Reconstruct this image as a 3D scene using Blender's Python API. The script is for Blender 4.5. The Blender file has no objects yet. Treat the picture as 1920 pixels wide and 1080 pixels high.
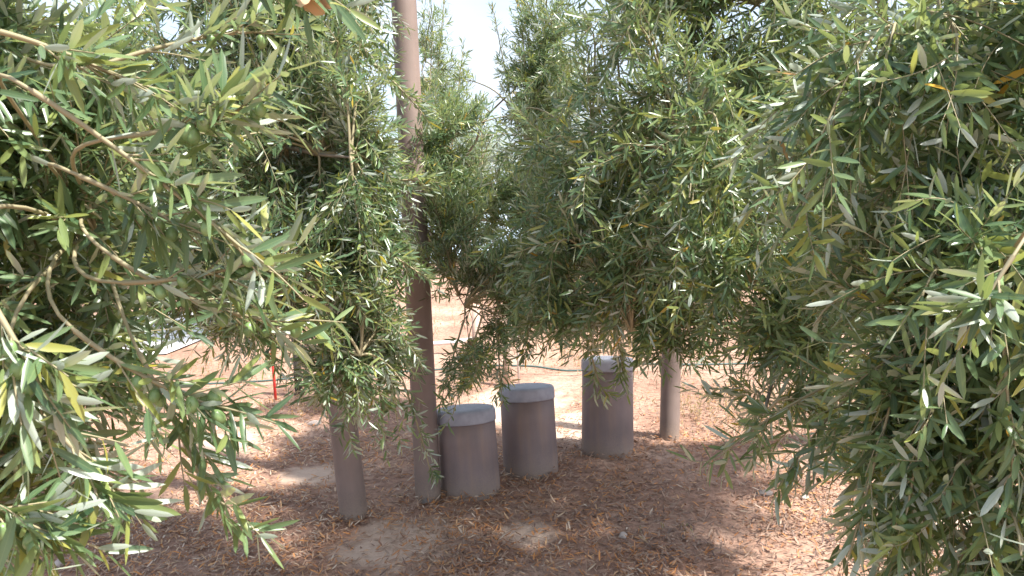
import bpy, bmesh, math, random
import numpy as np
from mathutils import Vector, Matrix, noise as mnoise
R = math.radians
rng = np.random.default_rng(7)
random.seed(7)
sc = bpy.context.scene
col = sc.collection

# ------------------------------------------------------------------ camera
FPX, PITCH, ROLL, CAMH = 1450.0, 6.5, -2.3, 1.5
cam_d = bpy.data.cameras.new("camera")
cam = bpy.data.objects.new("camera", cam_d); col.objects.link(cam)
cam_d.sensor_width = 36; cam_d.lens = FPX / 1920 * 36
cam_d.clip_start = .02; cam_d.clip_end = 20000
CM = Matrix.Translation((0, 0, CAMH)) @ Matrix.Rotation(R(90 - PITCH), 4, 'X') @ Matrix.Rotation(R(ROLL), 4, 'Z')
cam.matrix_world = CM
cam_d.dof.use_dof = True; cam_d.dof.focus_distance = 3.2; cam_d.dof.aperture_fstop = 22
sc.camera = cam
# ------------------------------------------------------------------ sky, sun, exposure
SUN_EL, SUN_AZ = 60.0, 112.0      # azimuth: degrees clockwise from +Y (the viewing direction)
w = bpy.data.worlds.new("World"); sc.world = w; w.use_nodes = True
nt = w.node_tree; bg = nt.nodes["Background"]
sky = nt.nodes.new("ShaderNodeTexSky"); sky.sky_type = 'NISHITA'; sky.sun_disc = False
sky.sun_elevation = R(SUN_EL); sky.sun_rotation = R(SUN_AZ); sky.dust_density = 3.0; sky.air_density = 1.0
tc = nt.nodes.new("ShaderNodeTexCoord"); mp = nt.nodes.new("ShaderNodeMapping"); mp.inputs['Scale'].default_value = (1, 1, 3)
cn = nt.nodes.new("ShaderNodeTexNoise"); cn.inputs['Scale'].default_value = 3.2; cn.inputs['Detail'].default_value = 6
cr = nt.nodes.new("ShaderNodeValToRGB"); cr.color_ramp.elements[0].position = .36; cr.color_ramp.elements[1].position = .6
cr.color_ramp.elements[0].color = (.3,)*3 + (1,); cr.color_ramp.elements[1].color = (.95,)*3 + (1,)
mx = nt.nodes.new("ShaderNodeMixRGB"); mx.inputs[2].default_value = (3.0, 3.4, 4.0, 1)
L = nt.links.new
L(tc.outputs['Generated'], mp.inputs[0]); L(mp.outputs[0], cn.inputs['Vector']); L(cn.outputs[0], cr.inputs[0])
L(cr.outputs[0], mx.inputs[0]); L(sky.outputs[0], mx.inputs[1]); L(mx.outputs[0], bg.inputs[0])
bg.inputs[1].default_value = .15
sl = bpy.data.lights.new("sun", 'SUN'); sl.energy = 4.8; sl.angle = R(2.0); sl.color = (1, .95, .87)
so = bpy.data.objects.new("sun", sl); col.objects.link(so)
sd = Vector((math.sin(R(SUN_AZ)) * math.cos(R(SUN_EL)), math.cos(R(SUN_AZ)) * math.cos(R(SUN_EL)), math.sin(R(SUN_EL))))
so.rotation_euler = sd.to_track_quat('Z', 'Y').to_euler(); so.location = (0, 0, 30)
sc.view_settings.view_transform = 'Standard'; sc.view_settings.look = 'None'
sc.view_settings.exposure = 1.28; sc.view_settings.gamma = 1

# ------------------------------------------------------------------ helpers
cR, cU, cF = CM.to_3x3() @ Vector((1, 0, 0)), CM.to_3x3() @ Vector((0, 1, 0)), CM.to_3x3() @ Vector((0, 0, -1))
def P(px, py, d):
    return Vector((0, 0, CAMH)) + d * (cF + cR * ((px - 960) / FPX) - cU * ((py - 540) / FPX))
def G(px, py, z=0.0):
    r = P(px, py, 1) - Vector((0, 0, CAMH)); t = (z - CAMH) / r.z
    return Vector((r.x * t, r.y * t, z))
def tag(o, label=None, cat=None, group=None, kind=None):
    for k, v in (('label', label), ('category', cat), ('group', group), ('kind', kind)):
        if v: o[k] = v
    return o
def empty(name, loc, label=None, cat=None, group=None):
    o = bpy.data.objects.new(name, None); col.objects.link(o); o.location = loc
    return tag(o, label, cat, group)
def link(name, me, m, parent=None, world=True):
    o = bpy.data.objects.new(name, me); col.objects.link(o)
    if m and not me.materials: me.materials.append(m)
    if parent:
        o.parent = parent
        if me.users == 1 and world: me.transform(Matrix.Translation(-Vector(parent.location)))
    return o
def mesh_np(name, V, tris, quads, attr=None, smooth=True):
    me = bpy.data.meshes.new(name)
    nt_, nq = len(tris), len(quads)
    me.vertices.add(len(V)); me.vertices.foreach_set('co', np.asarray(V, np.float32).ravel())
    me.loops.add(nt_ * 3 + nq * 4)
    me.loops.foreach_set('vertex_index', np.concatenate([np.asarray(tris, np.int32).ravel(), np.asarray(quads, np.int32).ravel()]))
    me.polygons.add(nt_ + nq)
    st = np.concatenate([np.arange(nt_) * 3, nt_ * 3 + np.arange(nq) * 4]).astype(np.int32)
    me.polygons.foreach_set('loop_start', st)
    me.polygons.foreach_set('use_smooth', np.full(nt_ + nq, smooth))
    if attr is not None:
        for k, v in attr.items():
            a = me.attributes.new(k, 'FLOAT', 'POINT'); a.data.foreach_set('value', np.asarray(v, np.float32))
    me.update(calc_edges=True); me.validate()
    return me
def norm(a): return a / np.maximum(np.linalg.norm(a, axis=-1, keepdims=True), 1e-9)
def tubes(paths, radii, sides=5):
    """paths (n,m,3), radii (n,m) -> V, quads"""
    n, m, _ = paths.shape
    t = np.gradient(paths, axis=1); t = norm(t)
    ref = np.where(np.abs(t[..., 2:3]) > .9, np.array([1., 0, 0]), np.array([0, 0, 1.]))
    a = norm(np.cross(t, ref)); b = np.cross(t, a)
    th = np.arange(sides) * 2 * np.pi / sides
    V = paths[:, :, None] + radii[:, :, None, None] * (a[:, :, None] * np.cos(th)[:, None] + b[:, :, None] * np.sin(th)[:, None])
    idx = np.arange(n * m * sides).reshape(n, m, sides)
    q = np.stack([idx[:, :-1], np.roll(idx, -1, 2)[:, :-1], np.roll(idx, -1, 2)[:, 1:], idx[:, 1:]], -1).reshape(-1, 4)
    return V.reshape(-1, 3), q
def merge_tubes(lst):
    Vs, Qs, o = [], [], 0
    for V, q in lst: Vs.append(V); Qs.append(q + o); o += len(V)
    return np.concatenate(Vs), np.concatenate(Qs)
# leaf templates: along x (0..1), across y (-1..1), fold z
def leaf_mesh(name, pos, d, n, Lg, Wd, rnd, hi, bend=None):
    N = len(pos)
    d = norm(d); s = norm(np.cross(n, d)); n = np.cross(d, s)
    if bend is None: bend = rng.normal(.02, .1, N)
    if hi: st, ww = [.13, .45, .82], [.6, 1.0, .66]
    else: st, ww = [.26, .72], [.9, .82]
    T = [(0, 0)]
    for x, y in zip(st, ww): T += [(x, y), (x, 0), (x, -y)]
    T.append((1, 0)); T = np.array(T)
    X, Y = T[:, 0], T[:, 1]
    fold = .28
    V = (pos[:, None] + d[:, None] * (Lg[:, None, None] * X[:, None])
         + s[:, None] * (Wd[:, None, None] * .5 * Y[:, None])
         + n[:, None] * ((np.abs(Y)[None] * Wd[:, None] * .5 * fold + bend[:, None] * Lg[:, None] * (X * X)[None])[..., None]))
    k = len(T); ns = len(st)
    tr = [(0, 2, 1), (0, 3, 2)]; l = 1 + 3 * (ns - 1)
    tr += [(l, l + 1, k - 1), (l + 1, l + 2, k - 1)]
    qd = []
    for i in range(ns - 1):
        a = 1 + 3 * i
        qd += [(a, a + 1, a + 4, a + 3), (a + 1, a + 2, a + 5, a + 4)]
    off = (np.arange(N) * k)[:, None, None]
    tris = (np.array(tr)[None] + off).reshape(-1, 3); quads = (np.array(qd)[None] + off).reshape(-1, 4)
    return mesh_np(name, V.reshape(-1, 3), tris, quads, {'rnd': np.repeat(rnd, k), 'across': np.tile(np.abs(Y), N)})
# ------------------------------------------------------------------ materials
def mat(name, rough=.8, spec=.3):
    m = bpy.data.materials.new(name); m.use_nodes = True
    n = m.node_tree.nodes; b = n['Principled BSDF']
    b.inputs['Roughness'].default_value = rough; b.inputs['Specular IOR Level'].default_value = spec
    return m, m.node_tree, b
def ramp(nt, stops, fac=None):
    r = nt.nodes.new('ShaderNodeValToRGB'); e = r.color_ramp.elements
    while len(e) < len(stops): e.new(.5)
    for i, (p, c) in enumerate(stops): e[i].position = p; e[i].color = tuple(c) + (1,)
    if fac is not None: nt.links.new(fac, r.inputs[0])
    return r
def noise(nt, scale, detail=4, coord='Object', rough=.55, sc3=None):
    t = nt.nodes.new('ShaderNodeTexCoord'); n = nt.nodes.new('ShaderNodeTexNoise')
    n.inputs['Scale'].default_value = scale; n.inputs['Detail'].default_value = detail; n.inputs['Roughness'].default_value = rough
    if sc3:
        mp = nt.nodes.new('ShaderNodeMapping'); mp.inputs['Scale'].default_value = sc3
        nt.links.new(t.outputs[coord], mp.inputs[0]); nt.links.new(mp.outputs[0], n.inputs['Vector'])
    else: nt.links.new(t.outputs[coord], n.inputs['Vector'])
    return n
def bump(nt, h, b, strength=.4, dist=.01):
    n = nt.nodes.new('ShaderNodeBump'); n.inputs['Strength'].default_value = strength; n.inputs['Distance'].default_value = dist
    nt.links.new(h, n.inputs['Height']); nt.links.new(n.outputs[0], b.inputs['Normal'])
def leaf_mat(name, stops, under, trans, tmix=.3, rough=.3):
    m, t, b = mat(name, rough, .5)
    a = t.nodes.new('ShaderNodeAttribute'); a.attribute_name = 'rnd'
    up = ramp(t, stops, a.outputs['Fac'])
    g = t.nodes.new('ShaderNodeNewGeometry')
    mx = t.nodes.new('ShaderNodeMixRGB'); mx.inputs[2].default_value = under + (1,)
    fm = t.nodes.new('ShaderNodeMath'); fm.operation = 'MULTIPLY'; fm.inputs[1].default_value = .85
    lt = t.nodes.new('ShaderNodeMath'); lt.operation = 'LESS_THAN'; lt.inputs[1].default_value = .955
    t.links.new(a.outputs['Fac'], lt.inputs[0]); 
    f2 = t.nodes.new('ShaderNodeMath'); f2.operation = 'MULTIPLY'
    t.links.new(g.outputs['Backfacing'], fm.inputs[0]); t.links.new(fm.outputs[0], f2.inputs[0]); t.links.new(lt.outputs[0], f2.inputs[1])
    t.links.new(f2.outputs[0], mx.inputs[0]); t.links.new(up.outputs[0], mx.inputs[1])
    # paler midrib
    ac = t.nodes.new('ShaderNodeAttribute'); ac.attribute_name = 'across'
    rib = ramp(t, [(0, (.35,)*3), (.12, (0, 0, 0))], ac.outputs['Fac'])
    m2 = t.nodes.new('ShaderNodeMixRGB'); m2.inputs[2].default_value = (.3, .36, .16, 1)
    t.links.new(rib.outputs[0], m2.inputs[0]); t.links.new(mx.outputs[0], m2.inputs[1])
    t.links.new(m2.outputs[0], b.inputs['Base Color'])
    tr = t.nodes.new('ShaderNodeBsdfTranslucent'); 
    tm = t.nodes.new('ShaderNodeMixRGB'); tm.inputs[0].default_value = .5; tm.inputs[2].default_value = trans + (1,)
    t.links.new(up.outputs[0], tm.inputs[1]); t.links.new(tm.outputs[0], tr.inputs[0])
    ms = t.nodes.new('ShaderNodeMixShader'); ms.inputs[0].default_value = tmix
    t.links.new(b.outputs[0], ms.inputs[1]); t.links.new(tr.outputs[0], ms.inputs[2])
    t.links.new(ms.outputs[0], t.nodes['Material Output'].inputs[0])
    return m
GREEN = [(0, (.035, .075, .042)), (.3, (.075, .14, .065)), (.55, (.13, .205, .1)), (.75, (.2, .255, .085)), (.88, (.27, .31, .085)), (.945, (.33, .31, .08)),
         (.965, (.42, .36, .05)), (.99, (.6, .33, .04)), (1, (.28, .15, .06))]
M_leaf = leaf_mat('olive_leaf', GREEN, (.5, .56, .49), (.45, .53, .12), .32)
def simple(name, c1, c2, scale=8, rough=.8, b_=.3, sc3=None, spec=.3, dist=.004):
    m, t, b = mat(name, rough, spec)
    n = noise(t, scale, 6, sc3=sc3)
    r = ramp(t, [(.3, c1), (.7, c2)], n.outputs[0]); t.links.new(r.outputs[0], b.inputs['Base Color'])
    if b_: bump(t, n.outputs[0], b, b_, dist)
    return m
M_bark = simple('olive_bark', (.13, .11, .085), (.3, .26, .21), 18, .9, .8, (1, 1, .3), dist=.02)
M_twig = simple('olive_twig', (.22, .2, .11), (.36, .31, .2), 6, .6, 0)
M_olive = simple('green_olive', (.12, .2, .07), (.2, .3, .12), 60, .35, 0, spec=.5)
def post_mat(name, c1, c2, c3):
    m, t, b = mat(name, .62, .35)
    n = noise(t, 9, 5, sc3=(1, 1, .12)); n2 = noise(t, 3.2, 3); n3 = noise(t, 130, 3)
    r = ramp(t, [(.3, c1), (.55, c2), (.75, c3)], n.outputs[0])
    r2 = ramp(t, [(.35, (.78,)*3), (.65, (1.1,)*3)], n2.outputs[0])
    mm = t.nodes.new('ShaderNodeMixRGB'); mm.blend_type = 'MULTIPLY'; mm.inputs[0].default_value = 1
    t.links.new(r.outputs[0], mm.inputs[1]); t.links.new(r2.outputs[0], mm.inputs[2])
    # dust splashed up at the foot
    tcn = t.nodes.new('ShaderNodeTexCoord'); sx = t.nodes.new('ShaderNodeSeparateXYZ'); t.links.new(tcn.outputs['Object'], sx.inputs[0])
    ad = t.nodes.new('ShaderNodeMath'); ad.operation = 'MULTIPLY_ADD'; ad.inputs[1].default_value = .22; t.links.new(n3.outputs[0], ad.inputs[0]); t.links.new(sx.outputs[2], ad.inputs[2])
    dr = ramp(t, [(.08, (.75,)*3), (.24, (0, 0, 0))], ad.outputs[0])
    m3 = t.nodes.new('ShaderNodeMixRGB'); m3.inputs[2].default_value = (.33, .25, .19, 1)
    t.links.new(dr.outputs[0], m3.inputs[0]); t.links.new(mm.outputs[0], m3.inputs[1]); t.links.new(m3.outputs[0], b.inputs['Base Color'])
    bump(t, n3.outputs[0], b, .25, .002)
    return m
M_post = post_mat('weathered_post', (.21, .16, .14), (.265, .2, .175), (.33, .235, .205))
M_body = post_mat('stool_body', (.205, .165, .165), (.26, .2, .19), (.34, .24, .19))
M_lid = simple('stool_lid', (.30, .305, .35), (.40, .405, .46), 22, .6, .3, spec=.35, dist=.002)

# ------------------------------------------------------------------ ground
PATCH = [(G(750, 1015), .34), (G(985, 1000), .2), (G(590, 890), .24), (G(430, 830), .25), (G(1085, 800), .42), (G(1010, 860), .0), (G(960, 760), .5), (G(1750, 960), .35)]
def gz(x, y):
    z = .035 * mnoise.noise(Vector((x * .9, y * .9, 0))) + .012 * mnoise.noise(Vector((x * 4, y * 4, 3)))
    if y > 9: z += .5 * min(1, (y - 9) / 10) * (mnoise.noise(Vector((x * .12, y * .12, 9))) + .25)
    if y > 20: z -= min(60, (y - 20) ** 1.35 * .3)
    return z
xs = np.concatenate([[-3000, -800, -200, -60, -25], np.arange(-12, -4, .5), np.arange(-4, 4.01, .06), np.arange(4.5, 12.1, .5), [25, 60, 200, 800, 3000]])
ys = np.concatenate([[-3000, -300, -40, -10, -3, -1, 0, .6, 1.2, 1.6], np.arange(2, 8, .06), np.arange(8, 22, .3), [23, 25, 30, 40, 60, 80]])
GV = np.array([(x, y, gz(x, y)) for y in ys for x in xs]); nx_, ny_ = len(xs), len(ys)
ii = np.arange(nx_ * ny_).reshape(ny_, nx_)
gq = np.stack([ii[:-1, :-1], ii[:-1, 1:], ii[1:, 1:], ii[1:, :-1]], -1).reshape(-1, 4)
gm, t, b = mat('dry_soil', .95, .15)
n1 = noise(t, 1.3, 8); n2 = noise(t, 26, 8, rough=.7); n3 = noise(t, 5.5, 5)
r1 = ramp(t, [(.32, (.28, .165, .12)), (.5, (.37, .23, .17)), (.68, (.46, .32, .25))], n1.outputs[0])
r2 = ramp(t, [(.3, (.5,)*3), (.62, (1.15,)*3)], n2.outputs[0])
mm = t.nodes.new('ShaderNodeMixRGB'); mm.blend_type = 'MULTIPLY'; mm.inputs[0].default_value = 1
t.links.new(r1.outputs[0], mm.inputs[1]); t.links.new(r2.outputs[0], mm.inputs[2]); t.links.new(mm.outputs[0], b.inputs['Base Color'])
bump(t, n2.outputs[0], b, .7, .02)
sunlit_dust = np.zeros(len(GV))
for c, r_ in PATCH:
    if r_: sunlit_dust = np.maximum(sunlit_dust, 1 - ((GV[:, 0] - c.x) ** 2 + (GV[:, 1] - c.y) ** 2) ** .5 / (r_ * 1.15))
da = t.nodes.new('ShaderNodeAttribute'); da.attribute_name = 'sunlit_dust'
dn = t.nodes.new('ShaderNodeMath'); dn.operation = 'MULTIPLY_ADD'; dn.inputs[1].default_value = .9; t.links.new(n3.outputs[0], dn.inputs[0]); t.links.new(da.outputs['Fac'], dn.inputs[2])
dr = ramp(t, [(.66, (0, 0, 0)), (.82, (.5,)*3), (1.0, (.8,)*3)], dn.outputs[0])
dm = t.nodes.new('ShaderNodeMixRGB'); dm.inputs[2].default_value = (.62, .47, .37, 1)  # pale bare dust, its colour lightened further to paint in sunlight
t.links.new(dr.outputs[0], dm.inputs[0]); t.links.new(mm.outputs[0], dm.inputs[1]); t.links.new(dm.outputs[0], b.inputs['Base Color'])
tag(link('ground', mesh_np('ground', GV, np.zeros((0, 3), int), gq, {'sunlit_dust': np.clip(sunlit_dust, 0, 1)}), gm), kind='structure')
sm, t, b = mat('pale_sea', .35, .5); b.inputs['Base Color'].default_value = (.45, .55, .62, 1)
tag(link('sea', mesh_np('sea', [(-9000, 40, -21), (9000, 40, -21), (9000, 9000, -21), (-9000, 9000, -21)], np.zeros((0, 3), int), [(0, 1, 2, 3)]), sm), kind='structure')
# pale gravel track behind the trees
gp = simple('pale_gravel', (.62, .6, .6), (.8, .78, .78), 30, .95, .5)
pv, pq = [], []
for i in range(26):
    x = -16.2 + i * .5
    for yy in (8.3, 9.3, 10.3, 11.4):
        y = yy + .05 * x + .12 * mnoise.noise(Vector((x * .8, yy, 0))); pv.append((x, y, gz(x, y) + .014))
for i in range(25):
    for j in range(3): a = i * 4 + j; pq.append((a, a + 4, a + 5, a + 1))
tag(link('track', mesh_np('track', pv, np.zeros((0, 3), int), pq), gp), kind='structure')

# ------------------------------------------------------------------ leaf litter
def gzv(a): return np.array([gz(x, y) for x, y in a])
NL = 150000
yy = 2.2 + (rng.random(NL) ** 1.7) * 5.8
xx = (rng.random(NL) - .5) * 2 * (.75 * yy + .3)
BASES = [(G(664, 968), .065), (G(803, 935), .065), (G(1255, 824), .06)] + [(G(a, b_) + Vector((0, .15, 0)), .15) for a, b_ in ((882, 938), (997, 899), (1145, 862))]
lift = np.zeros(NL); keep = np.ones(NL, bool); tone = np.zeros(NL)
for i in range(NL):
    x, y = xx[i], yy[i]
    v = mnoise.noise(Vector((x * 1.6, y * 1.6, 5))) + .5 * mnoise.noise(Vector((x * 5, y * 5, 1)))
    dens = .72 + .75 * v
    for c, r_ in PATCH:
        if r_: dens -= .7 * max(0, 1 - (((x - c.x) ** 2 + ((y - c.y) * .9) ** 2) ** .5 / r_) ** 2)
    for c, r_ in BASES:
        d_ = ((x - c.x) ** 2 + (y - c.y) ** 2) ** .5 - r_
        if d_ < .12: dens += .8 * (1 - max(0, d_) / .12); lift[i] = .02 * (1 - max(0, d_) / .12)
    if y > 4.9: dens -= (y - 4.9) * (.55 if -.3 < x < 1.3 else .38)
    keep[i] = rng.random() < dens
    tone[i] = .5 + .7 * mnoise.noise(Vector((x * 1.1 + 9, y * 1.1, 2))) - .36 * x + .16
lp = np.stack([xx, yy, np.zeros(NL)], 1)[keep]; tone = tone[keep]; n = len(lp)
lp[:, 2] = gzv(lp[:, :2]) + .003 + rng.random(n) * (.012 + lift[keep])
az = rng.random(n) * 6.283; tilt = rng.normal(.06, .28, n)
ld = np.stack([np.cos(az), np.sin(az), tilt], 1)
ln = norm(np.stack([rng.normal(0, .35, n), rng.normal(0, .35, n), np.ones(n)], 1)) * np.where(rng.random(n) < .5, 1, -1)[:, None]
lm = leaf_mat('dry_leaf', [(0, (.11, .07, .065)), (.25, (.21, .125, .1)), (.45, (.38, .17, .08)), (.66, (.60, .25, .075)), (.82, (.58, .36, .2)), (.93, (.6, .48, .38)), (1, (.6, .5, .43))],
              (.36, .25, .19), (.4, .2, .08), .12, .6)
rn = np.clip(.28 + .45 * np.clip(tone, 0, 1) + rng.normal(0, .22, n), 0, .93) 
lo = link('leaf_litter', leaf_mesh('leaf_litter', lp, ld, ln, rng.uniform(.02, .055, n), rng.uniform(.0035, .0095, n), rn, False, rng.normal(0, .22, n)), lm)
tag(lo, 'dry orange and brown fallen olive leaves scattered over the soil', 'leaf litter', kind='stuff')

# ------------------------------------------------------------------ posts, stools
def lathe(name, prof, m, parent, seg=48, cap=True, tilt=None, base=None, wob=0):
    bm = bmesh.new(); rings = []
    for r_, z in prof:
        rg = []
        for k in range(seg):
            a = 2 * math.pi * k / seg; rr = r_ * (1 + wob * mnoise.noise(Vector((math.cos(a) * 1.3, math.sin(a) * 1.3, z * 1.7))))
            rg.append(bm.verts.new((rr * math.cos(a), rr * math.sin(a), z)))
        rings.append(rg)
    for a, c in zip(rings, rings[1:]):
        for k in range(seg): bm.faces.new((a[k], a[(k + 1) % seg], c[(k + 1) % seg], c[k]))
    if cap: bm.faces.new(rings[-1]); bm.faces.new(rings[0][::-1])
    for f in bm.faces: f.smooth = len(f.verts) == 4
    me = bpy.data.meshes.new(name); bm.to_mesh(me); bm.free(); me.materials.append(m)
    o = bpy.data.objects.new(name, me); col.objects.link(o)
    if parent: o.parent = parent
    return o
def stand(o, base, top):
    o.location = base; o.rotation_euler = (Vector(top) - Vector(base)).to_track_quat('Z', 'Y').to_euler()
def make_post(base, topdir, h, r_, label, group='tall brown posts'):
    o = lathe('post', [(r_ * 1.02, -.25)] + [(r_ * (1.02 - .02 * i / 12), .0 + h * i / 12) for i in range(13)] + [(r_ * .93, h + .008)], M_post, None, wob=.012)
    tag(o, label, 'post', group); stand(o, base, topdir); return o
bL = G(664, 968); bM_ = G(803, 935); bR = G(1255, 824)
dep = lambda p: (p - Vector((0, 0, CAMH))).dot(cF)
make_post(bL, P(633, 700, dep(bL) * .995), 2.3, .066, 'brown post leaning left, foot on litter, leftmost of the three posts', 'tall brown posts')
make_post(bM_, P(763, 120, dep(bM_)), 3.1, .064, 'tallest brown post, standing against the lowest lidded stool')
make_post(bR, P(1259, 640, dep(bR)), 1.4, .059, 'brown post right of the tallest stool, rearmost of the three')
def make_stool(px, py, r_, ztop, topx, topy, label):
    c = G(px, py); b0 = c + Vector((0, r_ * .97, 0)); b0.z = gz(b0.x, b0.y) - .01
    root = empty('lidded_stool', b0, label, 'stool', 'round lidded stools in a row')
    h = ztop - .07
    lathe('body', [(r_ * 1.015, -.15), (r_ * 1.01, 0), (r_ * 1.0, h * .35), (r_ * .99, h * .7), (r_ * .985, h + .02)], M_body, root, 64, wob=.006)
    o = lathe('lid', [(r_ * .98, h - .0), (r_ * 1.014, h + .001), (r_ * 1.022, h + .008), (r_ * 1.02, h + .048), (r_ * 1.0, h + .06), (r_ * .955, h + .068), (r_ * .85, h + .0715), (r_ * .5, h + .072), (r_ * .05, h + .072)], M_lid, root, 64, wob=.006)
    root.rotation_euler = (P(topx, topy, dep(b0)) - b0).to_track_quat('Z', 'Y').to_euler()
    return root
make_stool(880, 938, .155, .435, 873, 780, 'lowest round stool with a pale grey lid, touching the tallest post')
make_stool(997, 899, .152, .475, 988, 745, 'middle round stool with pale bluish lid, between the lowest and tallest stools')
make_stool(1145, 862, .152, .56, 1139, 695, 'tallest round stool, its pale lid partly under olive leaves')

# ------------------------------------------------------------------ background poles and hose
def cyl_thing(name, base, h, r_, m, label, cat, topdir=None, prof=None, group=None, rot=None):
    o = lathe(name, prof or [(r_, -.1), (r_, h * .5), (r_ * .97, h)], m, None, 16)
    tag(o, label, cat, group); o.location = base
    if topdir: stand(o, base, topdir)
    return o
M_red = simple('red_paint', (.5, .03, .03), (.62, .06, .04), 20, .5, .1)
M_black = simple('black_plastic', (.02, .017, .016), (.05, .04, .035), 20, .6, .3)
M_white = simple('white_plastic', (.6, .58, .57), (.75, .72, .7), 12, .5, .1)
M_tan = simple('pale_wood', (.42, .3, .24), (.6, .45, .37), 10, .8, .3, (1, 1, .2))
p = G(517, 750); cyl_thing('stake', p, .42, .011, M_red, 'thin red stake standing in the soil at the left', 'stake', P(509, 650, dep(p)))
p = G(561, 742)
o = cyl_thing('black_post', p, .62, .03, M_black, 'short thick black post beside the thin red stake', 'post', prof=[(.05, -.05), (.045, .01), (.031, .03), (.03, .15), (.034, .153), (.034, .18), (.03, .183), (.029, .62)])
p = G(950, 728); cyl_thing('pale_post', p, .6, .032, M_tan, 'pale tan post with a dark foot, beside a thin white pole', 'post', P(952, 620, dep(p)), group='pale posts behind the stools')
lathe('dark_foot', [(.036, -.02), (.036, .035)], M_black, bpy.data.objects['pale_post'], 16)
p = G(894, 705); cyl_thing('pale_post', p, .62, .034, M_tan, 'pale tan post seen through drooping leaves left of the dark-footed one', 'post', P(892, 600, dep(p)), group='pale posts behind the stools')
p = G(973, 722); cyl_thing('white_pole', p, 1.1, .009, M_white, 'thin white pole rising behind the middle stool', 'pole', P(966, 560, dep(p)))
def hose(name, pts, r_, m, label, cat):
    pts = np.array(pts, float); s = np.linspace(0, len(pts) - 1, 140)
    p_ = np.stack([np.interp(s, np.arange(len(pts)), pts[:, k]) for k in range(3)], 1)
    for _ in range(6): p_[1:-1] = (p_[:-2] + p_[2:] + 2 * p_[1:-1]) / 4
    V, q = tubes(p_[None], np.full((1, len(p_)), r_), 8)
    return tag(link(name, mesh_np(name, V, np.zeros((0, 3), int), q), m), label, cat)
M_hose = simple('green_hose', (.06, .1, .095), (.11, .16, .15), 30, .5, 0)
hp = []
for px_, py_ in ((-200, 752), (180, 742), (330, 728), (420, 724), (520, 722), (610, 716), (700, 714), (820, 707), (900, 704), (1000, 704), (1060, 706), (1130, 704), (1190, 699), (1300, 696), (1400, 692), (1600, 690), (1900, 680), (2300, 668)):
    g = G(px_, py_); hp.append((g.x, g.y, gz(g.x, g.y) + .06 + .02 * math.sin(px_)))
hose('irrigation_hose', hp, .009, M_hose, 'thin teal irrigation hose running across the ground behind the posts', 'hose')
g1, g2 = G(800, 664), G(900, 652)
hose('white_pipe', [(g1.x, g1.y, .1), ((g1.x + g2.x) / 2, g1.y, .11), (g2.x, g2.y, .1)], .022, M_white, 'white pipe lying on the ground behind the tallest post', 'pipe')
# stones
M_stone = simple('stone', (.35, .29, .26), (.55, .47, .42), 14, .9, .5)
M_gstone = simple('grey_stone', (.16, .14, .13), (.28, .24, .22), 20, .9, .5)
def stone(px_, py_, s, label, m=M_stone, flat=.55):
    bm = bmesh.new(); bmesh.ops.create_icosphere(bm, subdivisions=3, radius=1)
    sd_ = rng.random() * 50
    for v in bm.verts:
        v.co *= 1 + .3 * mnoise.noise(v.co * 1.1 + Vector((sd_, 0, 0))) + .08 * mnoise.noise(v.co * 4 + Vector((sd_, 0, 0)))
        v.co = Vector((v.co.x * s * 1.25, v.co.y * s * .9, v.co.z * s * flat))
    for f in bm.faces: f.smooth = True
    me = bpy.data.meshes.new('stone'); bm.to_mesh(me); bm.free()
    o = link('stone', me, m); p = G(px_, py_); o.location = (p.x, p.y, gz(p.x, p.y) + s * flat * .5); o.rotation_euler.z = rng.random() * 6
    tag(o, label, 'stone', 'stones on the ground')
stone(800, 944, .020, 'small grey-brown stone at the foot of the tallest post', M_gstone, .85)
stone(1168, 1010, .020, 'small pale stone lying in litter below the middle and tallest stools')
stone(112, 1062, .026, 'pale flat stone at the bottom left corner of the ground')
stone(590, 796, .035, 'pale stone lying behind the leftmost leaning post')
stone(1432, 928, .034, 'long dark stone in litter under the right-hand branches', M_gstone, .4)
stone(1510, 932, .022, 'whitish chip of stone beside the long dark stone')

# ------------------------------------------------------------------ olive trees
def ell(px_, py_, d, rx, ry, rz, wt=1.0): c = P(px_, py_, d); return (np.array(c), np.array([rx, ry, rz]), wt)
CLEAR = []     # world-space clearings (centre, radii): branches do not reach in
def bez(A, c1, c2, B, m):
    t = np.linspace(0, 1, m)[None, :, None]
    return ((1 - t) ** 3 * A[:, None] + 3 * (1 - t) ** 2 * t * c1[:, None] + 3 * (1 - t) * t * t * c2[:, None] + t ** 3 * B[:, None])
def inside_clear(p, extra=()):
    bad = np.zeros(p.shape[:-1], bool)
    for c, r_ in list(CLEAR) + list(extra): bad |= (((p - c) / r_) ** 2).sum(-1) < 1
    return bad
olive_me = None
def olive_mesh():
    bm = bmesh.new(); bmesh.ops.create_uvsphere(bm, u_segments=12, v_segments=9, radius=1)
    for v in bm.verts: v.co = Vector((v.co.x * .0068, v.co.y * .0068, v.co.z * .0095 * (1 + .06 * v.co.z)))
    for f in bm.faces: f.smooth = True
    me = bpy.data.meshes.new('olive'); bm.to_mesh(me); bm.free(); me.materials.append(M_olive); return me
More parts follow.
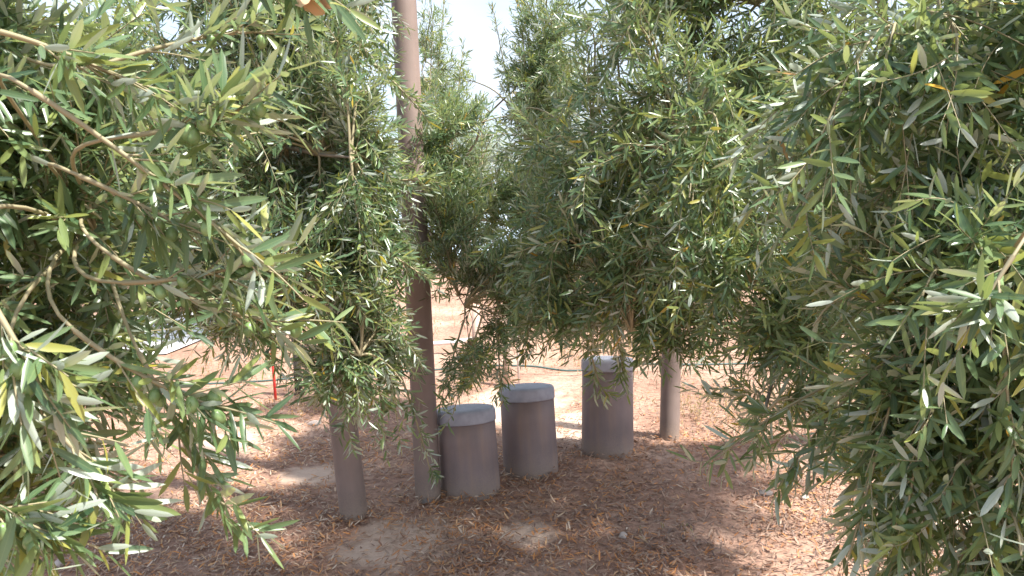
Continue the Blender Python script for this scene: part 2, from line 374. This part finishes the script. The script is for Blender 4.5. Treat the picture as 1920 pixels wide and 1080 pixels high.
def olive_tree(base, fork_z, ells, nbranch, label, group, trunk_r=.08, leafL=.054, leafW=.0104, hi=False, shoots=10, pairs=12,
               droop=.35, grow=(0, 0, 0), slen=(.12, .24), heroes=(), olives=0, clear=(), near=(1.3, 2.0, 1.2), name='olive_tree', yellow=0, outward=.6, see=True):
    base = np.array(base, float)
    root = empty(name, base, label, 'tree', group)
    fork = base + [rng.normal(0, .05), rng.normal(0, .05), fork_z]
    tp = bez(base[None] - [0, 0, .1], (base + [.04, -.03, fork_z * .3])[None], (base + [-.04, .05, fork_z * .7])[None], fork[None], 14)
    tr = (trunk_r * np.linspace(1.25, .75, 14))[None]; tr[0, :3] *= [1.45, 1.2, 1.05]
    V, q = tubes(tp, tr, 14); V = V + .012 * np.array([mnoise.noise(Vector(v * 9)) for v in V])[:, None]
    link('trunk', mesh_np('trunk', V, np.zeros((0, 3), int), q), M_bark, root)
    limbs, nodes = [], []
    def pushc(p):
        r2 = (p - np.array([0, 0, CAMH])) / np.array(near); l2 = np.linalg.norm(r2, axis=-1, keepdims=True)
        return np.where(l2 < 1, np.array([0, 0, CAMH]) + r2 / np.maximum(l2, .05) * np.array(near), p)
    for c, r_, _ in ells:
        for k in range(2):
            B = c + rng.normal(0, .25, 3) * r_
            ln_ = np.linalg.norm(B - fork)
            lp_ = bez(fork[None], (fork + (B - fork) * .25 + [0, 0, .22 * ln_])[None], (fork + (B - fork) * .7 + [0, 0, .16 * ln_])[None], B[None], 16)
            lp_[0, 1:] += rng.normal(0, .012, (15, 3))
            if hi and len(limbs) > 2 and np.abs(pushc(lp_) - lp_).max() > .12: continue
        if len(limbs) > 4 and inside_clear(lp_, clear).any(): continue
        lp_ = pushc(lp_); limbs.append(tubes(lp_, (trunk_r * (.13 if hi else .42) * np.linspace(1, .12, 16) ** 1.1)[None], 8)); nodes.append(lp_[0, 3:])
    nodes = np.concatenate(nodes)
    V, q = merge_tubes(limbs); link('limbs', mesh_np('limbs', V, np.zeros((0, 3), int), q), M_bark, root)
    wts = np.array([e[2] * np.prod(e[1]) ** .7 for e in ells]); wts /= wts.sum()
    pick = rng.choice(len(ells), nbranch, p=wts)
    u = norm(rng.normal(0, 1, (nbranch, 3))) * (rng.random(nbranch) ** .45)[:, None]
    C = np.array([e[0] for e in ells])[pick]; Rr = np.array([e[1] for e in ells])[pick]
    B = C + u * Rr
    D = np.linalg.norm(B[:, None] - nodes[None], axis=2)
    A = nodes[D.argmin(1)]
    ln_ = np.linalg.norm(B - A, axis=1, keepdims=True)
    out = norm(u * [1, 1, .4] + np.array(grow))
    A2 = A
    c1 = A + (B - A) * .3 + np.array([0, 0, 1]) * ln_ * .25
    c2 = B - out * .25 * np.maximum(ln_, .25) + np.array([0, 0, .28]) * ln_ * (droop * 2)
    paths = bez(A2, c1, c2, B, 12)
    if len(heroes):
        hs = []
        for (x0, y0, d0, x1, y1, d1, sag) in heroes:
            a, b2 = np.array(P(x0, y0, d0)), np.array(P(x1, y1, d1)); l_ = np.linalg.norm(a - b2)
            hs.append(bez(a[None], (a * .7 + b2 * .3 + [0, 0, sag * l_])[None], (a * .3 + b2 * .7 + [0, 0, sag * l_])[None], b2[None], 12))
        hs = np.concatenate(hs); paths = np.concatenate([paths, hs])
        # what carries them: a stem from the nearest limb node
        D = np.linalg.norm(hs[:, 0][:, None] - nodes[None], axis=2); An = nodes[D.argmin(1)]
        t0 = norm(hs[:, 1] - hs[:, 0]); l_ = np.linalg.norm(An - hs[:, 0], axis=1, keepdims=True)
        car = bez(An, An + (hs[:, 0] - An) * .3 + [0, 0, .08], hs[:, 0] - t0 * .3 * l_, hs[:, 0], 12)
        good = ~inside_clear(car[:, :10], clear).any(1); car = car[good]
        heroes = [h_ for h_, g_ in zip(heroes, good) if g_]; paths = np.concatenate([paths[:nbranch], paths[nbranch:][good]])
        car = pushc(car); carr = tubes(car, np.tile(np.linspace(.0032, .0022, 12), (len(car), 1)), 6)
    nearv = np.array(near)
    def push(p):
        r2 = (p - np.array([0, 0, CAMH])) / (nearv * 1.03); l2 = np.linalg.norm(r2, axis=-1, keepdims=True)
        return np.where(l2 < 1, np.array([0, 0, CAMH]) + r2 / np.maximum(l2, .05) * nearv * 1.03, p)
    paths = push(paths)
    isH = np.zeros(len(paths), bool)
    if len(heroes): isH[-len(heroes):] = True
    ok = (~inside_clear(paths, clear).any(1) & (np.linalg.norm((paths[:, -1] - np.array([0, 0, CAMH])) / nearv, axis=-1) > 1.04)) | isH
    paths = paths[ok]; nb = len(paths); isH = isH[ok]
    tang = norm(np.gradient(paths, axis=1))
    # shoots
    S = nb * shoots
    ti = np.tile(np.linspace(.3, 1, shoots), (nb, 1)) + rng.normal(0, .03, (nb, shoots)); ti[:, -1] = 1
    fi = np.clip(ti, 0, 1) * 10.999; i0 = fi.astype(int); fr = (fi - i0)[..., None]
    bi = np.arange(nb)[:, None]
    sp = (paths[bi, i0] * (1 - fr) + paths[bi, np.minimum(i0 + 1, 11)] * fr).reshape(S, 3)
    st = tang[bi, i0].reshape(S, 3)
    rp = norm(np.cross(st, norm(rng.normal(0, 1, (S, 3)))))
    last = (np.arange(S) % shoots == shoots - 1)[:, None]
    sdir = norm(st + np.where(last, .15, outward * 1.3) * rp + np.array(grow) * .5 + [0, 0, .15])
    sH = np.repeat(isH, shoots)
    sl_ = (rng.uniform(*slen, S) * np.where(sH, .36, 1))[:, None]
    m = pairs + 1
    tt = np.linspace(0, 1, m)[None, :, None]
    curl = norm(rng.normal(0, 1, (S, 3))) * .25 + np.array([0, 0, -1]) * (droop * rng.uniform(.3, 1.6, S))[:, None] + np.where(rng.random(S) < .35, 1, 0)[:, None] * np.array([0, 0, droop * 1.3])
    sh = sp[:, None] + sdir[:, None] * sl_[:, None] * tt + curl[:, None] * sl_[:, None] * tt ** 2 * .55
    def inu(p):
        g_ = np.zeros(p.shape[:-1], bool)
        for c, r2_, _ in ells: g_ |= (((p - c) / (r2_ * 1.04 + .05)) ** 2).sum(-1) < 1
        return g_
    near_ = (((sh - np.array([0, 0, CAMH])) / nearv) ** 2).sum(-1) < 1
    ok = (~inside_clear(sh, clear).any(1) | sH) & ((inu(sh)).all(1) & ~near_.any(1) | np.repeat(isH, shoots)); sh = sh[ok]; sl_ = sl_[ok]; sH = sH[ok]; S = len(sh)
    tg = norm(np.gradient(sh, axis=1))
    # twigs
    rb = np.linspace(.0055, .0022, 12) if not hi else np.linspace(.0034, .0018, 12)
    lst = [tubes(paths, np.tile(rb, (nb, 1)), 5), tubes(sh, np.tile(np.linspace(.0015, .0006, m), (S, 1)), 4 if hi else 3)]
    if len(heroes): lst.append(carr)
    V, q = merge_tubes(lst); link('twigs', mesh_np('twigs', V, np.zeros((0, 3), int), q), M_twig, root)
    # leaves: opposite pairs, each pair turned 90 degrees from the last; a spread of 2 at each node
    ks = np.arange(1, m)
    pos = sh[:, 1:]; tgl = tg[:, 1:]
    ref = norm(rng.normal(0, 1, (S, 1, 3))); a = norm(np.cross(tgl, ref)); b2 = np.cross(tgl, a)
    ang = (ks % 2) * (np.pi / 2) + rng.normal(0, .3, (S, m - 1)); ca, sa = np.cos(ang)[..., None], np.sin(ang)[..., None]
    rad = a * ca + b2 * sa
    Pp, Dd, Nn, Ll = [], [], [], []
    size = (.62 + .38 * np.sin(np.linspace(.25, 1, m - 1) * np.pi * .85) / .98)[None]
    for sgn in (1, -1):
        op = rng.normal(50, 13, (S, m - 1, 1)) * np.pi / 180
        op = op * np.where(np.arange(m - 1)[None, :, None] > m - 3, .45, 1)
        d = tgl * np.cos(op) + rad * sgn * np.sin(op) + [0, 0, -.04] + rng.normal(0, .12, (S, m - 1, 3))
        d = norm(d); nn = norm(tgl * .8 + np.array([0, 0, .55]) + rng.normal(0, .3, (S, m - 1, 3)))
        Pp.append(pos); Dd.append(d); Nn.append(nn); Ll.append(leafL * size * rng.uniform(.72, 1.22, (S, m - 1)))
    Pp, Dd, Nn = [np.stack(z).reshape(-1, 3) for z in (Pp, Dd, Nn)]; Ll = np.stack(Ll).ravel()
    shoot_r = np.tile(np.repeat(rng.normal(0, .14, S), m - 1), 2)
    k = rng.random(len(Pp)) < np.where(np.tile(np.repeat(sH, m - 1), 2), .42, .92); Pp, Dd, Nn, Ll, shoot_r = Pp[k], Dd[k], Nn[k], Ll[k], shoot_r[k]
    N = len(Pp); rn = np.clip(rng.normal(.45, .2, N) + shoot_r, 0, .92)
    yl = rng.random(N) < (.003 if hi else .007) + yellow; rn[yl] = rng.uniform(.94, 1, yl.sum())
    cr_ = link('crown', leaf_mesh('crown', Pp, Dd, Nn, Ll, leafW * rng.uniform(.75, 1.25, N) * (Ll / leafL) ** .6, rn, hi), M_leaf, root)
    # olives
    global olive_me
    if olives:
        if olive_me is None: olive_me = olive_mesh()
        cp = pos[:, :4].reshape(-1, 3); rel = cp - np.array([0, 0, CAMH])
        dz = rel @ np.array(cF); px_ = 960 + FPX * (rel @ np.array(cR)) / dz; py_ = 540 - FPX * (rel @ np.array(cU)) / dz
        vis = np.where((dz > .5) & (px_ > 0) & (px_ < 1920) & (py_ > 0) & (py_ < 1080))[0]
        vis = vis[np.argsort(dz[vis] + rng.random(len(vis)) * .8)][:olives * 3]
        for i in rng.choice(vis, min(olives, len(vis)), replace=False):
            o = link('olive', olive_me, None, root, False); s = rng.uniform(.8, 1.2)
            o.location = Vector(cp[i]) - root.location + Vector((rng.normal(0, .005), rng.normal(0, .005), -.012)); o.scale = (s, s, s)
            o.rotation_euler = (rng.normal(0, .3), rng.normal(0, .3), 0)
    return root, N
tot = 0
# clear space above and in front of the stools, and the sky gap between the crowns
def clr(px_, py_, d, rx, ry, rz): return (np.array(P(px_, py_, d)), np.array([rx, ry, rz]))
CLEAR += [clr(1000, 860, 2.9, .5, 1.0, .22), clr(882, 20, 3.4, .09, 1.7, .26), clr(530, 740, 3.2, .10, 2.0, .10)]

# near tree on the left
r_, n = olive_tree((-1.75, 1.25, 0), .8, [
    ell(-90, 120, 1.1, .30, .3, .24), ell(-30, 330, 1.1, .28, .28, .2), ell(-20, 540, 1.1, .28, .28, .2), ell(-10, 740, 1.15, .21, .28, .16), ell(-60, 900, 1.15, .17, .25, .12), ell(-30, 1010, 1.2, .06, .2, .05), ell(-300, 500, 1.1, .3, .4, .5, .5)],
    112, 'nearest olive tree on the left, its long shoots sweeping in from the left edge', 'olive trees of the grove',
    hi=True, trunk_r=.07, leafL=.056, leafW=.0088, pairs=11, near=(.66, .88, .75), droop=.3, grow=(.55, -.05, -.15), olives=60, outward=.55,
    heroes=[(60, 170, .82, 450, 462, .84, .03), (150, 330, .9, 350, 430, .9, .02), (240, 255, .86, 455, 205, .86, -.04), (-20, 560, .7, 70, 715, .7, .03),
            (210, 480, .95, 520, 600, .98, -.1), (230, 530, .9, 480, 490, .92, -.05), (140, 620, .9, 400, 760, .92, -.08), (60, 760, .85, 200, 910, .86, .02), (260, 660, 1.0, 400, 945, 1.0, .02), (-60, 930, .8, 60, 985, .8, .05),
            (0, 60, .8, 230, 150, .85, .05), (320, -70, 1.0, 572, -22, .92, .06), (200, 120, 1.0, 480, 60, 1.1, .05)]); tot += n
# tree left of the tall post
r_, n = olive_tree((-2.65, 4.4, 0), .95, [
    ell(540, 60, 2.9, .38, .5, .42), ell(550, 330, 2.8, .35, .5, .36), ell(550, 540, 2.75, .36, .45, .26), ell(690, 655, 2.75, .17, .3, .2, 1.9), ell(610, 670, 2.75, .14, .25, .1, 1.5), ell(300, 300, 3.0, .7, .6, .6), ell(380, 500, 3.2, .28, .35, .26, 1.2), ell(430, 570, 3.1, .4, .4, .2), ell(672, 280, 2.6, .10, .3, .46, 1.6), ell(735, 440, 2.9, .08, .3, .2, 1.3), ell(690, 0, 2.8, .10, .3, .12), ell(450, 575, 2.9, .24, .3, .10, 1.4),
    ell(500, -250, 3.1, .6, .7, .4), ell(60, 350, 3.6, .7, .6, .8)],
    570, 'dense olive tree left of the tallest post, drooping over the leaning post', 'olive trees of the grove', trunk_r=.1, olives=60, droop=.45, grow=(.25, -.3, -.2), leafL=.05, leafW=.0086,
    heroes=[(700, 560, 2.9, 745, 790, 2.9, .05), (745, 690, 3.1, 806, 880, 3.1, .1), (640, 620, 2.8, 655, 815, 2.8, .0), (700, 640, 2.8, 720, 800, 2.8, .05), (610, 640, 2.8, 600, 740, 2.8, 0), (700, 120, 2.7, 790, 210, 2.7, .05), (690, 350, 2.7, 800, 340, 2.7, .08), (700, 470, 2.7, 795, 520, 2.7, .1)]); tot += n
# tree right of centre
r_, n = olive_tree((2.15, 4.3, 0), 1.0, [
    ell(1310, 60, 2.5, .54, .5, .38), ell(1080, 290, 2.7, .32, .45, .28), ell(1320, 360, 2.3, .4, .4, .34), ell(1120, 500, 2.7, .42, .4, .2), ell(1420, 560, 2.2, .3, .4, .25), ell(1600, 300, 2.6, .6, .6, .6), ell(1300, -260, 3.0, .9, .7, .45),
    ell(1420, 760, 2.1, .14, .2, .12), ell(1500, 640, 2.1, .2, .25, .17, 1.4), ell(1530, 800, 2.1, .12, .2, .12, 1.2), ell(1080, 600, 2.8, .22, .25, .09, 1.4), ell(1240, 610, 2.5, .25, .3, .08, 1.3), ell(1450, 620, 2.4, .25, .3, .12), ell(1230, 430, 2.8, .3, .3, .2), (np.array([1.3, 3.4, 3.0]), np.array([1.0, 1.0, .45]), 1.7), (np.array([2.1, 3.3, 2.7]), np.array([.8, .9, .5]), 1.6)],  # last two volumes: unseen canopy added overhead to shade stools and ground
    720, 'olive tree right of centre spreading over the tallest stool and the rearmost post', 'olive trees of the grove', trunk_r=.1, olives=70, droop=.5, grow=(-.2, -.3, -.3), leafL=.056, leafW=.0084, yellow=.008,
    heroes=[(1085, 590, 2.9, 1125, 725, 2.9, .04), (1150, 600, 2.9, 1170, 700, 2.9, .0), (1000, 540, 2.8, 985, 650, 2.8, .03), (1300, 620, 2.4, 1230, 660, 2.4, .1)]); tot += n
# near tree on the right
r_, n = olive_tree((1.9, 1.9, 0), .9, [
    ell(1800, 80, 1.5, .36, .3, .24), ell(1720, 330, 1.45, .3, .3, .25), ell(1830, 600, 1.4, .28, .3, .24), ell(1790, 800, 1.4, .19, .3, .13, 1.1), ell(1780, 1010, 1.4, .20, .3, .15, 1.7), ell(1880, 1170, 1.5, .25, .3, .12, 1), ell(2050, 500, 1.4, .3, .4, .6, .7), ell(2000, -100, 1.6, .5, .4, .3, .7)],
    125, 'near olive tree on the right with broad dark leaves hanging to the bottom edge', 'olive trees of the grove', hi=True, trunk_r=.08, olives=50, droop=.65, grow=(-.3, -.1, -.45), leafL=.060, leafW=.0104, pairs=10, near=(.9, 1.12, .9), yellow=.003,
    heroes=[(1700, 650, 1.35, 1590, 1050, 1.35, .0), (1880, 620, 1.2, 1900, 900, 1.2, 0), (1640, 700, 1.6, 1480, 880, 1.6, .08), (1560, 720, 1.7, 1350, 855, 1.7, .06), (1760, 650, 1.3, 1700, 960, 1.3, .02), (1900, 480, 1.0, 1850, 560, 1.0, .02)]); tot += n
# central tree behind the stools
r_, n = olive_tree((-.74, 6.1, 0), .9, [
    ell(840, 300, 4.3, .30, .5, .45), ell(830, 450, 4.0, .24, .4, .28, .8), ell(960, 540, 3.8, .28, .35, .24, 1.5), ell(885, 665, 3.5, .15, .25, .17, .8), ell(1030, 170, 4.8, .28, .6, .85, .8), ell(1060, 430, 4.3, .4, .5, .4), ell(820, 120, 5.2, .22, .5, .55, .6), ell(930, 400, 4.6, .3, .3, .2, .5)],
    340, 'olive tree behind the stools with upright shoots against the pale sky', 'olive trees of the grove', trunk_r=.042, olives=20, droop=.12, grow=(0, -.1, .25), leafL=.056, leafW=.0076, clear=[clr(885, 30, 5, .12, 1.4, .32), clr(912, 290, 4.6, .06, 1, .13)], yellow=.01,
    heroes=[(905, 590, 3.5, 850, 775, 3.4, .02), (930, 600, 3.6, 940, 735, 3.5, .02), (870, 600, 3.6, 830, 740, 3.4, .02),
    (800, 280, 4.8, 812, 40, 4.9, .0), (845, 300, 4.6, 868, 95, 4.7, .02), (930, 290, 4.7, 948, 50, 4.8, .02), (990, 260, 4.6, 978, 10, 4.7, .0), (905, 350, 4.5, 902, 205, 4.6, .02), (815, 200, 5, 835, -20, 5, .02), (960, 200, 5, 925, 20, 5, .02), (870, 380, 4.4, 925, 250, 4.4, .02)]); tot += n
# odd sprigs that stand out
def sprig(name, root, c, n_, L_, W_, spread, down, m, label, r0, r1):
    c = np.array(c); u = norm(rng.normal(0, 1, (n_, 3)) * spread + np.array(down))
    o = link(name, leaf_mesh(name, c + rng.normal(0, .004, (n_, 3)) - 0, u, norm(rng.normal(0, 1, (n_, 3))), rng.uniform(.6, 1.2, n_) * L_, np.full(n_, W_), rng.uniform(r0, r1, n_), True, rng.normal(0, .25, n_)), m, root)
    o['label'] = label
T = {o['label'][:12]: o for o in bpy.data.objects if o.get('category') == 'tree'}
sprig('dry_leaf', T['nearest oliv'], P(572, -22, .92), 3, .040, .026, .3, (.35, 0, -.8), lm, 'curled dry orange leaf at the end of a twig', .72, .9)
for a_, b_, d_ in ((1655, 480, 1.75), (1690, 500, 1.8)): sprig('dead_sprig', T['olive tree r'], P(a_, b_, d_), 16, .075, .004, .5, (.1, 0, -.8), lm, 'dead straw-orange sprig hanging among green leaves', .55, .85)
for a_, b_, d_ in ((935, 480, 4.0), (950, 505, 4.0), (940, 530, 4.05)): sprig('yellow_sprig', T['olive tree b'], P(a_, b_, d_), 26, .05, .014, 1, (0, 0, .5), M_leaf, 'bright yellow-green young sprig', .93, .955)
# low weeds
wp, wd, wn, wr, ws = [], [], [], [], []
for (px_, py_, rad_, cnt, h_, lo_, hi_) in ((1330, 775, .42, 90, .16, .5, .93), (1480, 770, .5, 110, .17, .4, .93), (620, 768, .35, 120, .07, .66, .85), (520, 765, .3, 60, .06, .66, .85), (905, 760, .18, 10, .16, .45, .8), (1030, 700, .3, 22, .2, .7, .93), (860, 850, .1, 5, .1, .3, .6), (900, 735, .3, 14, .15, .6, .9),
        (1250, 1010, .12, 6, .05, .45, .8), (1700, 860, .3, 40, .12, .4, .9), (455, 728, .2, 14, .16, .55, .85), (660, 735, .2, 20, .16, .75, .93), (1850, 800, .5, 50, .16, .5, .9), (1420, 640, .6, 40, .25, .4, .8), (1170, 645, .9, 700, .03, .5, .75), (1400, 610, 1.2, 200, .12, .5, .9), (900, 570, 1.0, 90, .2, .3, .9), (700, 620, 1.2, 120, .12, .5, .9), (400, 690, .8, 120, .08, .6, .9), (1010, 590, 1.2, 110, .12, .5, .9)):
    c = G(px_, py_)
    for k in range(cnt):
        x, y = c.x + rng.normal(0, rad_ * .5), c.y + rng.normal(0, rad_ * .5); z = gz(x, y); hh = h_ * rng.uniform(.4, 1.2)
        lean = rng.normal(0, .25, 2) * hh; b0 = np.array([x, y, z - .01]); b1 = np.array([x + lean[0], y + lean[1], z + hh])
        ws.append(np.linspace(b0, b1, 4))
        for j in range(int(5 + 60 * hh)):
            t_ = rng.uniform(.15, 1); wp.append(b0 + (b1 - b0) * t_); wd.append([rng.normal(), rng.normal(), .5]); wn.append([rng.normal(0, .3), rng.normal(0, .3), 1]); wr.append(rng.uniform(lo_, hi_))
wm = leaf_mat('weed_leaf', [(0, (.05, .1, .03)), (.45, (.13, .17, .05)), (.6, (.28, .22, .09)), (.72, (.45, .23, .08)), (.9, (.45, .36, .2)), (1, (.4, .3, .2))], (.3, .28, .14), (.3, .3, .08), .3, .6)
n_ = len(wp)
lf = leaf_mesh('w', np.array(wp), np.array(wd), np.array(wn), rng.uniform(.012, .026, n_), rng.uniform(.004, .008, n_), np.array(wr), False)
wo = link('weeds', lf, wm); tag(wo, 'small green and straw-coloured weeds sprouting from the soil', 'weeds', kind='stuff')
V, q = tubes(np.array(ws), np.tile([.0016, .0014, .0012, .0008], (len(ws), 1)), 4)
link('weed_stems', mesh_np('weed_stems', V, np.zeros((0, 3), int), q), M_tan, wo)
# grove behind
proto, n = olive_tree((-3.4, 9.5, 0), 1.0, [((np.array([-3.4, 9.5, 2.3])), np.array([1.5, 1.4, 1.1]), 1.0), ((np.array([-3.0, 9.2, 1.5])), np.array([1.5, 1.2, .5]), .7)],
    230, 'farther olive tree at far left beyond the pale track', 'farther olive trees', trunk_r=.12, droop=.5, pairs=8, shoots=9, slen=(.2, .4), leafL=.07, leafW=.015, grow=(0, 0, -.2)); tot += n
def copy_tree(o, loc, rz, s, label):
    c = o.copy(); col.objects.link(c); c.location = loc; c.rotation_euler.z = rz; c.scale = (s, s, s); c['label'] = label
    for ch in o.children:
        k = ch.copy(); col.objects.link(k); k.parent = c
for i, (x, y, s, lb) in enumerate([(2.6, 9.3, 1.0, 'farther olive tree behind the rearmost post'), (6.0, 8.4, 1.05, 'farther olive tree at the far right behind the near right crown'),
        (-6.6, 8.6, 1.05, 'farther olive tree glimpsed at the left edge behind the near crown'), (-.9, 15.5, .9, 'distant olive tree seen low in the middle gap'), (4.6, 14.5, 1.0, 'distant olive tree behind the right-hand crowns'), (-5.0, 14, 1.0, 'distant olive tree behind the left-hand crowns')]):
    copy_tree(proto, (x, y, gz(x, y)), 1.3 * i + 1, s, lb)
print('LEAVES', tot)
